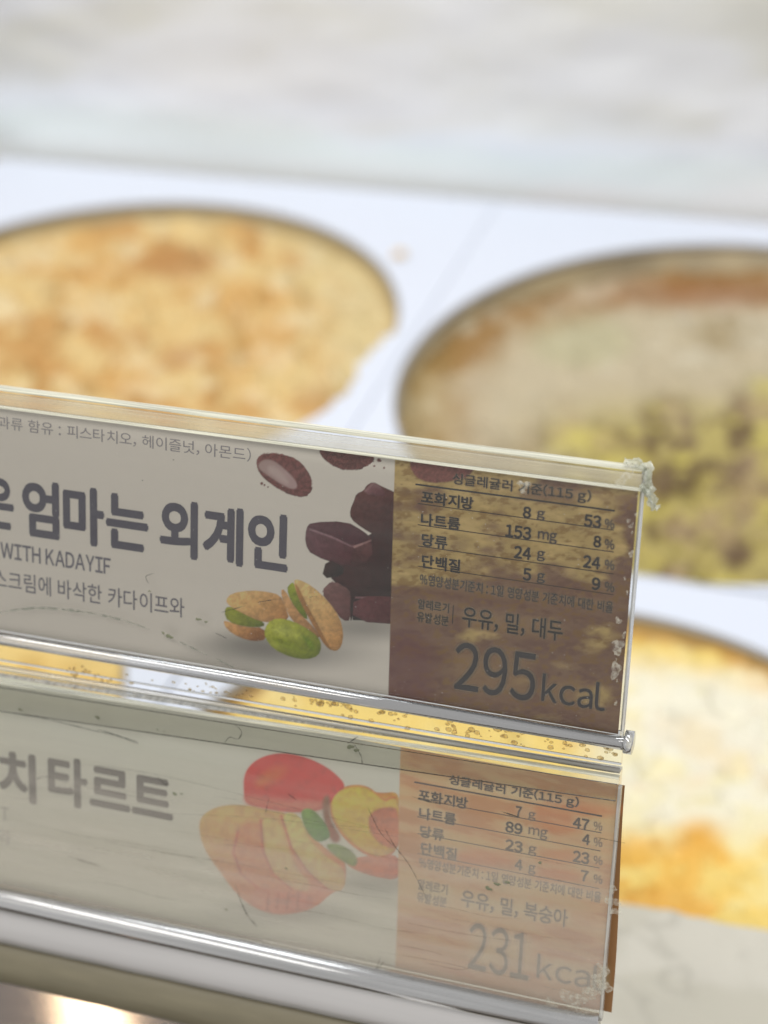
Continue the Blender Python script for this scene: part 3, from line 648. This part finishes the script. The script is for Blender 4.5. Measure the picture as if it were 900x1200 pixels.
c = p6(c, [(225, 360), (270, 335), (330, 345), (330, 460), (345, 560), (300, 575), (235, 520), (210, 440)], (212, 124, 84), (206, 124, 92), (230, 350), (320, 570), .1, 5)
c = p6(c, [(310, 320), (380, 330), (410, 440), (440, 510), (482, 545), (478, 585), (420, 575), (350, 520), (318, 440)], (236, 160, 96), (226, 146, 104), (320, 330), (470, 580), .1, 2)
c = p6(c, [(378, 308), (450, 306), (478, 400), (540, 462), (604, 500), (602, 580), (545, 580), (470, 510), (415, 430)], (240, 170, 100), (230, 152, 100), (390, 310), (590, 570), .1, 1)
for a_, b_ in ([(312, 330), (318, 440)], [(318, 440), (350, 520)], [(350, 520), (420, 578)], [(384, 316), (418, 430)], [(418, 430), (472, 512)], [(472, 512), (545, 578)], [(232, 370), (214, 445)], [(214, 445), (240, 520)], [(240, 520), (300, 572)]):
    c = p6(c, [(a_[0] - 4, a_[1]), (a_[0] + 4, a_[1]), (b_[0] + 4, b_[1]), (b_[0] - 4, b_[1])], (176, 92, 66), (176, 92, 66), a_, b_, .2, 1.6, 0)
c = p6(c, [(300, 560), (420, 590), (480, 590), (500, 640), (400, 663), (320, 655), (260, 610)], (190, 122, 98), (180, 108, 92), (300, 570), (420, 660), .35, 3)
for a in (330, 365, 400, 435): c = p6(c, [(a, 585), (a + 10, 585), (a + 4, 650), (a - 6, 650)], (168, 98, 82), (160, 96, 80), (a, 585), (a, 650), .1, 2)
c = p6(c, [(454, 296), (490, 288), (532, 330), (558, 382), (545, 402), (508, 412), (474, 377), (456, 330)], (116, 148, 66), (84, 120, 58), (460, 295), (540, 400), .2)
c = p6(c, [(538, 412), (600, 418), (652, 460), (642, 500), (600, 480), (548, 440)], (108, 136, 74), (120, 132, 82), (540, 415), (640, 490), .2, 1.5)
pm = sstep(-.8, .8, px - (469 - (py - 890) * .042))
n1 = fbm(px / 60, py / 13 - px * .02, 331, 4, .55); n2 = fbm(px / 60, py / 40, 335, 3); n3 = fbm(px / 9, py / 5, 341, 4, .6)
P = K2(194, 152, 116)[None, None] * (.85 + .3 * n1)[..., None]
P = over(P, sstep(.5, .7, n1) * .6, K2(202, 162, 124)); P = over(P, sstep(.5, .36, n1) * .5, K2(172, 120, 88))
P = over(P, sstep(1040, 1180, py) * .55, K2(160, 124, 108))
P = over(P, sstep(-.3, .2, gx), I(122, 94, 70))
for (x, y, a, b) in [(655, 968, 34, 9), (655, 1004, 34, 9), (650, 1026, 34, 9), (665, 950, 60, 9), (560, 1005, 40, 9)]:
    P = over(P, rad(px, py, x, y, a, b, .5) * .55, K2(198, 122, 86))
for q in [(526, 676, 910, 922, .15), (490, 546, 926, 938, .15), (604, 627, 945, 956, .15), (671, 703, 957, 969, .15), (491, 533, 946, 960, .15), (592, 640, 963, 975, .15), (682, 703, 977, 989, .15), (492, 520, 967, 981, .15), (592, 627, 984, 996, .15), (671, 703, 996, 1009, .15),
          (493, 534, 988, 1002, .15), (603, 627, 1007, 1019, .15), (680, 703, 1020, 1032, .15), (491, 704, 1009, 1018, .17), (490, 524, 1032, 1056, .14), (541, 663, 1046, 1063, .15), (549, 617, 1085, 1133, .15), (629, 704, 1122, 1146, .15)]:
    P = over(P, patch(*q) * .35, K2(212, 182, 150))
c = over(c, pm, P)
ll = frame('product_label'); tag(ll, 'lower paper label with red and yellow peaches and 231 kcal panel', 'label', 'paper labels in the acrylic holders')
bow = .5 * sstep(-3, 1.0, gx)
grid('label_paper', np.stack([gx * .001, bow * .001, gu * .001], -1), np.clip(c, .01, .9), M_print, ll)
extrude('label_paper', [(0, -46.3), (.25, -46.3), (.25, -4.6), (0, -4.6)], XE + 2, -120.0, plain('plain_paper_grey', tuple(paper2), .5), ll)
extrude('label_back', [(.05, -46.2), (.28, -46.2), (.28, -4.7), (.05, -4.7)], -120, -3.2, plain('card_back_grey', (.7, .7, .68), .6), ll)
M_t2 = plain('title_ink_pale', (.10, .095, .09), .5)
M_f2 = plain('ghost_ink', (.42, .41, .38), .5)
M_b2 = plain('table_ink_faded', (.035, .028, .022), .5)
M_b3 = plain('table_ink_pale', (.16, .125, .085), .5)
T('치', (-1, 936), (43, 942), 878, M_t2, ll, bold=.045)
T('타르트', (57, 946), (203, 964), 888, M_t2, ll, bold=.045)
T('T', (1, 961), (11, 962), 945.5, M_f2, ll)
T('와', (-6, 987), (14, 990), 971, M_f2, ll)
kw = dict(halo=M_halo2)
T('싱글레귤러 기준(115 g)', (526, 922.5), (678, 946.5), 908.5, M_b2, ll, bold=.028, **kw)
for (a, b, th) in [((485.6, 917.6), (705.6, 955), .28), ((489.6, 938), (705, 974), .14), ((489, 959), (704, 995), .14), ((489, 980.5), (703, 1013), .14), ((489, 1002), (702, 1039), .12)]:
    rule(a, b, th, M_b2, ll)
rows = [('포화지방', 490, 548, 925, 938.5, '7', 604, 611, 944, 956.5, 'g', 619, 627, 951, 961, '47', 671, 690, 957, 970, M_b2),
        ('나트륨', 491, 534, 946, 960, '89', 592, 612, 962, 975, 'mg', 619, 641, 969, 981, '4', 682, 691, 976.5, 989, M_b2),
        ('당류', 492, 520, 967, 981, '23', 592, 612, 983, 996, 'g', 619, 628, 991, 1002, '23', 671, 690, 996, 1010, M_b3),
        ('단백질', 493, 535, 987, 1002, '4', 603, 612, 1006, 1019, 'g', 619, 627, 1013, 1024, '7', 680, 689, 1019, 1032, M_b3)]
for (a, ax0, ax1, at, ab, n, nx0, nx1, nt, nb, g, gx0, gx1, gt, gb, p, px0, px1, pt, pb, mm) in rows:
    sl = .155
    T(a, (ax0, ab), (ax1, ab + (ax1 - ax0) * sl), at, mm, ll, bold=.028, **kw)
    T(n, (nx0, nb), (nx1, nb + (nx1 - nx0) * sl), nt, mm, ll, bold=.036, **kw)
    T(g, (gx0, gb), (gx1, gb + (gx1 - gx0) * sl), gt, M_b3, ll, bold=.004, **kw)
    T(p, (px0, pb), (px1, pb + (px1 - px0) * sl), pt, mm, ll, bold=.036, **kw)
    T('%', (695.5, pb + 2), (705.5, pb + 3.5), pb - 7.5, M_b3, ll, bold=.0, **kw)
T('%영양성분기준치 : 1일 영양성분 기준치에 대한 비율', (491, 1019), (704, 1055), 1007, M_b3, ll, bold=.0, **kw)
T('알레르기', (489.6, 1043), (524, 1048), 1030.5, M_b3, ll, bold=.004, **kw)
T('유발성분', (488.5, 1057), (523, 1063), 1045, M_b3, ll, bold=.004, **kw)
T('우유, 밀, 복숭아', (540, 1064), (664.5, 1086), 1043, M_b3, ll, bold=.01, **kw)
T('231', (548, 1136), (618.5, 1148), 1081, M_b3, ll, bold=-.006, halo=M_halo2, hoff=.03)
T('kcal', (628.6, 1146), (706, 1161), 1118, M_b3, ll, bold=-.006, halo=M_halo2, hoff=.03)

# ================================================================== WEAR ON THE ACRYLIC
def ribbon(v, f, pts, wd, y):
    """flat tapered stroke through photo points, on the sheet's front face"""
    P = [np.array(L(*p)) for p in pts]; Q = []
    for i in range(len(P) - 1):
        for t in np.linspace(0, 1, 6, endpoint=(i == len(P) - 2)):
            p0 = P[max(i - 1, 0)]; p1 = P[i]; p2 = P[i + 1]; p3 = P[min(i + 2, len(P) - 1)]
            Q.append(.5 * ((2 * p1) + (-p0 + p2) * t + (2 * p0 - 5 * p1 + 4 * p2 - p3) * t * t + (-p0 + 3 * p1 - 3 * p2 + p3) * t ** 3))
    n = len(Q); b = len(v)
    for i, q in enumerate(Q):
        d = Q[min(i + 1, n - 1)] - Q[max(i - 1, 0)]; d = d / (np.linalg.norm(d) + 1e-9); nn = np.array([-d[1], d[0]])
        ww = wd * (.25 + .75 * math.sin(math.pi * (i + .5) / n)) * (.6 + .7 * random.random()) / 2
        v.append(((q[0] + nn[0] * ww) * .001, y * .001, (q[1] + nn[1] * ww) * .001)); v.append(((q[0] - nn[0] * ww) * .001, y * .001, (q[1] - nn[1] * ww) * .001))
    for i in range(n - 1): f.append((b + 2 * i, b + 2 * i + 1, b + 2 * i + 3, b + 2 * i + 2))
def strokes(name, lst, mat, parent, y, kind=None):
    v = []; f = []
    for pts, wd in lst: ribbon(v, f, pts, wd, y)
    o = pydata(name, v, f, mat, parent)
    if kind: o['kind'] = kind
    return o
def soft_mat(name, col, a):
    m, t, p = new_mat(name); p.inputs['Base Color'].default_value = (*col, 1); p.inputs['Roughness'].default_value = .7
    tc = nd(t, 'ShaderNodeTexCoord'); no = nd(t, 'ShaderNodeTexNoise'); no.inputs['Scale'].default_value = 900; no.inputs['Detail'].default_value = 4
    mr = nd(t, 'ShaderNodeMapRange'); mr.inputs[1].default_value = .38; mr.inputs[2].default_value = .62; mr.inputs[3].default_value = a * .3; mr.inputs[4].default_value = a
    t.links.new(tc.outputs['Object'], no.inputs['Vector']); t.links.new(no.outputs[0], mr.inputs[0]); t.links.new(mr.outputs[0], p.inputs['Alpha'])
    return m
M_sm = soft_mat('smear', (.20, .22, .17), .7); M_sc1 = soft_mat('faint_scratch', (.12, .10, .07), .34); M_sc2 = soft_mat('dark_scratch', (.06, .06, .05), .95)
strokes('smear', [([(-5, 716), (45, 709), (100, 713), (145, 722), (181, 734)], .45)], M_sm, uh, -1.65)
strokes('smear', [([(215, 748), (248, 764)], .30), ([(258, 768), (278, 778)], .25), ([(292, 782), (304, 790)], .4)], M_sm, uh, -1.65)
strokes('smear', [([(264, 714), (292, 706)], .12), ([(306, 702), (330, 698)], .12), ([(367, 696), (376, 695)], .1)], M_sc2, uh, -1.66)
strokes('smear', [([(257, 738), (270, 744)], .25), ([(186, 668), (176, 672), (179, 680)], .1)], M_sc2, uh, -1.66)
def fleck(name, pc, s, mat, parent, y, asp=.7, n=11, thick=.06):
    if name == 'dried_residue': n = 23
    cx, cu = L(*pc); v = [(cx * .001, (y - thick) * .001, cu * .001)]; f = []
    ph = [random.uniform(0, 6.3) for _ in range(3)]
    for i in range(n):
        a = 2 * math.pi * i / n; r = s * (.85 + .22 * math.sin(2 * a + ph[0]) + .16 * math.sin(3 * a + ph[1]) + .10 * math.sin(5 * a + ph[2]))
        v.append(((cx + r * math.cos(a)) * .001, y * .001, (cu + r * asp * math.sin(a)) * .001))
    for i in range(n): f.append((0, 1 + i, 1 + (i + 1) % n))
    return pydata(name, v, f, mat, parent)
for p, s in [((203, 742), .75), ((196, 738), .4), ((237, 722), .55), ((246, 725), .35), ((180, 689), .3), ((172, 560), .15), ((208, 536), .15)]:
    fleck('fleck', p, s, M_fleck if s > .2 else M_scr, uh, -1.62, .6)
for p, s in [((618, 565), 1.0), ((617, 573), .7), ((612, 562), .5)]: fleck('dried_residue', p, s, M_resid, uh, -1.62, .8, 14)
for k in range(11):
    yy = 575 + k * 24 + random.uniform(-5, 5); xx = 757 - (yy - 545) * .095 - random.uniform(3, 13)
    fleck('dried_residue', (xx, yy), random.uniform(.12, .5), M_resid, uh, -1.62, 1.6, 9)
for p, s in [((726, 752), 1.0), ((724, 781), 1.1), ((727, 760), .6), ((741, 610), .6), ((731, 560), .9), ((738, 552), 1.1)]: fleck('dried_residue', p, s, M_resid, uh, -1.62, 1.3, 13)
for p, s in [((721, 1036), .8), ((720, 1050), 1.3), ((724, 1062), .9), ((690, 1160), 1.8), ((672, 1165), 2.2), ((700, 1152), 1.9), ((710, 1130), 1.3), ((665, 1185), 2.4), ((690, 1182), 2.0), ((650, 1172), 1.5), ((706, 1142), 1.5), ((714, 1150), 1.2)]:
    fleck('dried_residue', p, s, M_resid, lh, -1.85, .9, 17)
# scratches of the lower sheet
sc_f, sc_d = [], []
for k in range(28):
    x = random.uniform(0, 640); y = random.uniform(880, 1060) + x * .16; l = min(random.uniform(30, 190), 690 - x)
    sc_f.append(([(x, y), (x + l * .35, y + l * .06 + random.uniform(-2, 2)), (x + l * .7, y + l * .13 + random.uniform(-3, 3)), (x + l, y + l * .17 + random.uniform(-4, 4))], random.uniform(.06, .16)))
sc_f += [([(0, 950), (150, 985), (300, 1010), (460, 1040)], .15), ([(200, 948), (330, 955), (470, 975)], .18), ([(90, 890), (200, 905), (480, 975)], .12)]
sc_d += [([(0, 828), (60, 838), (110, 850), (160, 862), (167, 868)], .16), ([(120, 850), (140, 856), (166, 866)], .2), ([(455, 965), (466, 985), (485, 1010), (505, 1050)], .16), ([(435, 940), (450, 970), (470, 990)], .14),
         ([(268, 866), (274, 859), (284, 861), (288, 852), (280, 844)], .2), ([(420, 868), (427, 880), (429, 891)], .25), ([(412, 866), (424, 858)], .2), ([(280, 1030), (292, 1062), (306, 1080)], .18), ([(316, 947), (320, 930)], .15),
         ([(342, 925), (352, 932)], .15), ([(190, 905), (196, 912), (206, 915)], .18), ([(255, 1097), (260, 1088)], .3), ([(455, 1120), (446, 1128), (450, 1115)], .12), ([(700, 975), (735, 982)], .13), ([(45, 910), (60, 905), (85, 912)], .16),
         ([(487, 928), (510, 935), (530, 936)], .14), ([(590, 945), (612, 952)], .2), ([(85, 998), (105, 1004), (124, 1010)], .18)]
strokes('scratch', sc_f, M_sc1, lh, -1.86, 'stuff'); strokes('deep_scratch', sc_d, M_sc2, lh, -1.88, 'stuff')
for p, s in [((30, 827), .5), ((120, 836), .55), ((190, 850), .25), ((198, 852), .2), ((210, 925), .5), ((218, 925), .3), ((415, 870), .75), ((422, 874), .6), ((340, 1012), .3), ((576, 1035), .7), ((586, 1030), .6), ((598, 1028), .5), ((270, 1060), .3), ((636, 1005), .4)]:
    fleck('fleck', p, s, M_fleck, lh, -1.9, .6)
# dust motes on the upper sheet
v = []; f = []
for k in range(240):
    x = random.uniform(0, 730); y = random.uniform(500, 800) + x * .12; xx, uu_ = L(x, y)
    if not (5 < uu_ < 45): continue
    s = random.uniform(.035, .09); b = len(v)
    v += [((xx - s) * .001, -.00166, uu_ * .001), (xx * .001, -.00166, (uu_ - s) * .001), ((xx + s) * .001, -.00166, uu_ * .001), (xx * .001, -.00166, (uu_ + s) * .001), (xx * .001, -.00172, uu_ * .001)]
    f += [(b, b + 1, b + 4), (b + 1, b + 2, b + 4), (b + 2, b + 3, b + 4), (b + 3, b, b + 4)]
pydata('dust', v, f, plain('dust', (.62, .6, .55), .8), uh)['kind'] = 'stuff'
# water drops along the joint sheet
bm = bmesh.new()
def drop(pc, s, asp):
    x, u = L(*pc)
    r = bmesh.ops.create_icosphere(bm, subdivisions=2, radius=1)['verts']
    a = random.uniform(-.5, .5)
    for q in r:
        q.co = Vector(((x + q.co.x * s * (1 + .12 * math.sin(3 * q.co.z + a * 9))) * .001, (.28 - abs(q.co.y) * s * .45) * .001, (u - .1 + q.co.z * s * asp + q.co.x * s * a * .3) * .001))
for k in range(22):
    t = random.random(); xx = 75 + t * 85; drop((xx, 760 + xx * .165 + random.uniform(4, 18)), random.uniform(.18, .42), .8)
for k in range(26):
    xx = random.uniform(170, 330); drop((xx, 760 + xx * .165 + random.uniform(0, 14)), random.uniform(.12, .4), .6)
for k in range(95):
    xx = random.uniform(330, 722); drop((xx, 759 + xx * .165 + abs(random.gauss(0, 9)) - 2), random.choice((.2, .3, .4, .5, .65)) * random.uniform(.8, 1.2), .75)
me = bpy.data.meshes.new('water_drop'); bm.to_mesh(me); bm.free()
link('water_drop', me, M_drop, uh, True)['kind'] = 'stuff'
# torn film on the top right corner: a crumpled strip that hangs off the end
def film(name, path, y0, wd, seed):
    rs = np.random.RandomState(seed); P = [np.array(L(*p)) for p in path]; n = 26; v = []; f = []; W = 7
    ts = np.linspace(0, len(P) - 1.001, n)
    for i, t in enumerate(ts):
        k = int(t); a = t - k; c0 = P[k] * (1 - a) + P[k + 1] * a; d = P[k + 1] - P[k]; d /= np.linalg.norm(d); nn = np.array([-d[1], d[0]])
        for j in range(W):
            s = (j / (W - 1) - .5) * wd * (1 + .5 * math.sin(i * .9 + seed)) * (.5 + .5 * min(1, (n - i) / 6))
            q = c0 + nn * s + rs.uniform(-.12, .12, 2); y = y0 + .7 * math.sin(j * 1.4 + i * .5) + rs.uniform(-.3, .3)
            v.append((q[0] * .001, y * .001, q[1] * .001))
    for i in range(n - 1):
        for j in range(W - 1): f.append((i * W + j, i * W + j + 1, (i + 1) * W + j + 1, (i + 1) * W + j))
    return pydata(name, v, f, M_film, uh, True)
film('torn_film', [(730, 543), (748, 544), (758, 550), (759, 568), (756, 584)], 1.0, 1.2, 3)
film('torn_film', [(756, 552), (760, 572), (764, 586), (769, 598)], .4, 1.3, 5)
film('torn_film', [(752, 566), (760, 575), (766, 592)], -1.0, .7, 8)
# small hooked end of the bend
extrude('bend_tip', circ(-.6, 3.5, 1.9), .6, 1.9, M_bead, uh, smooth=True)
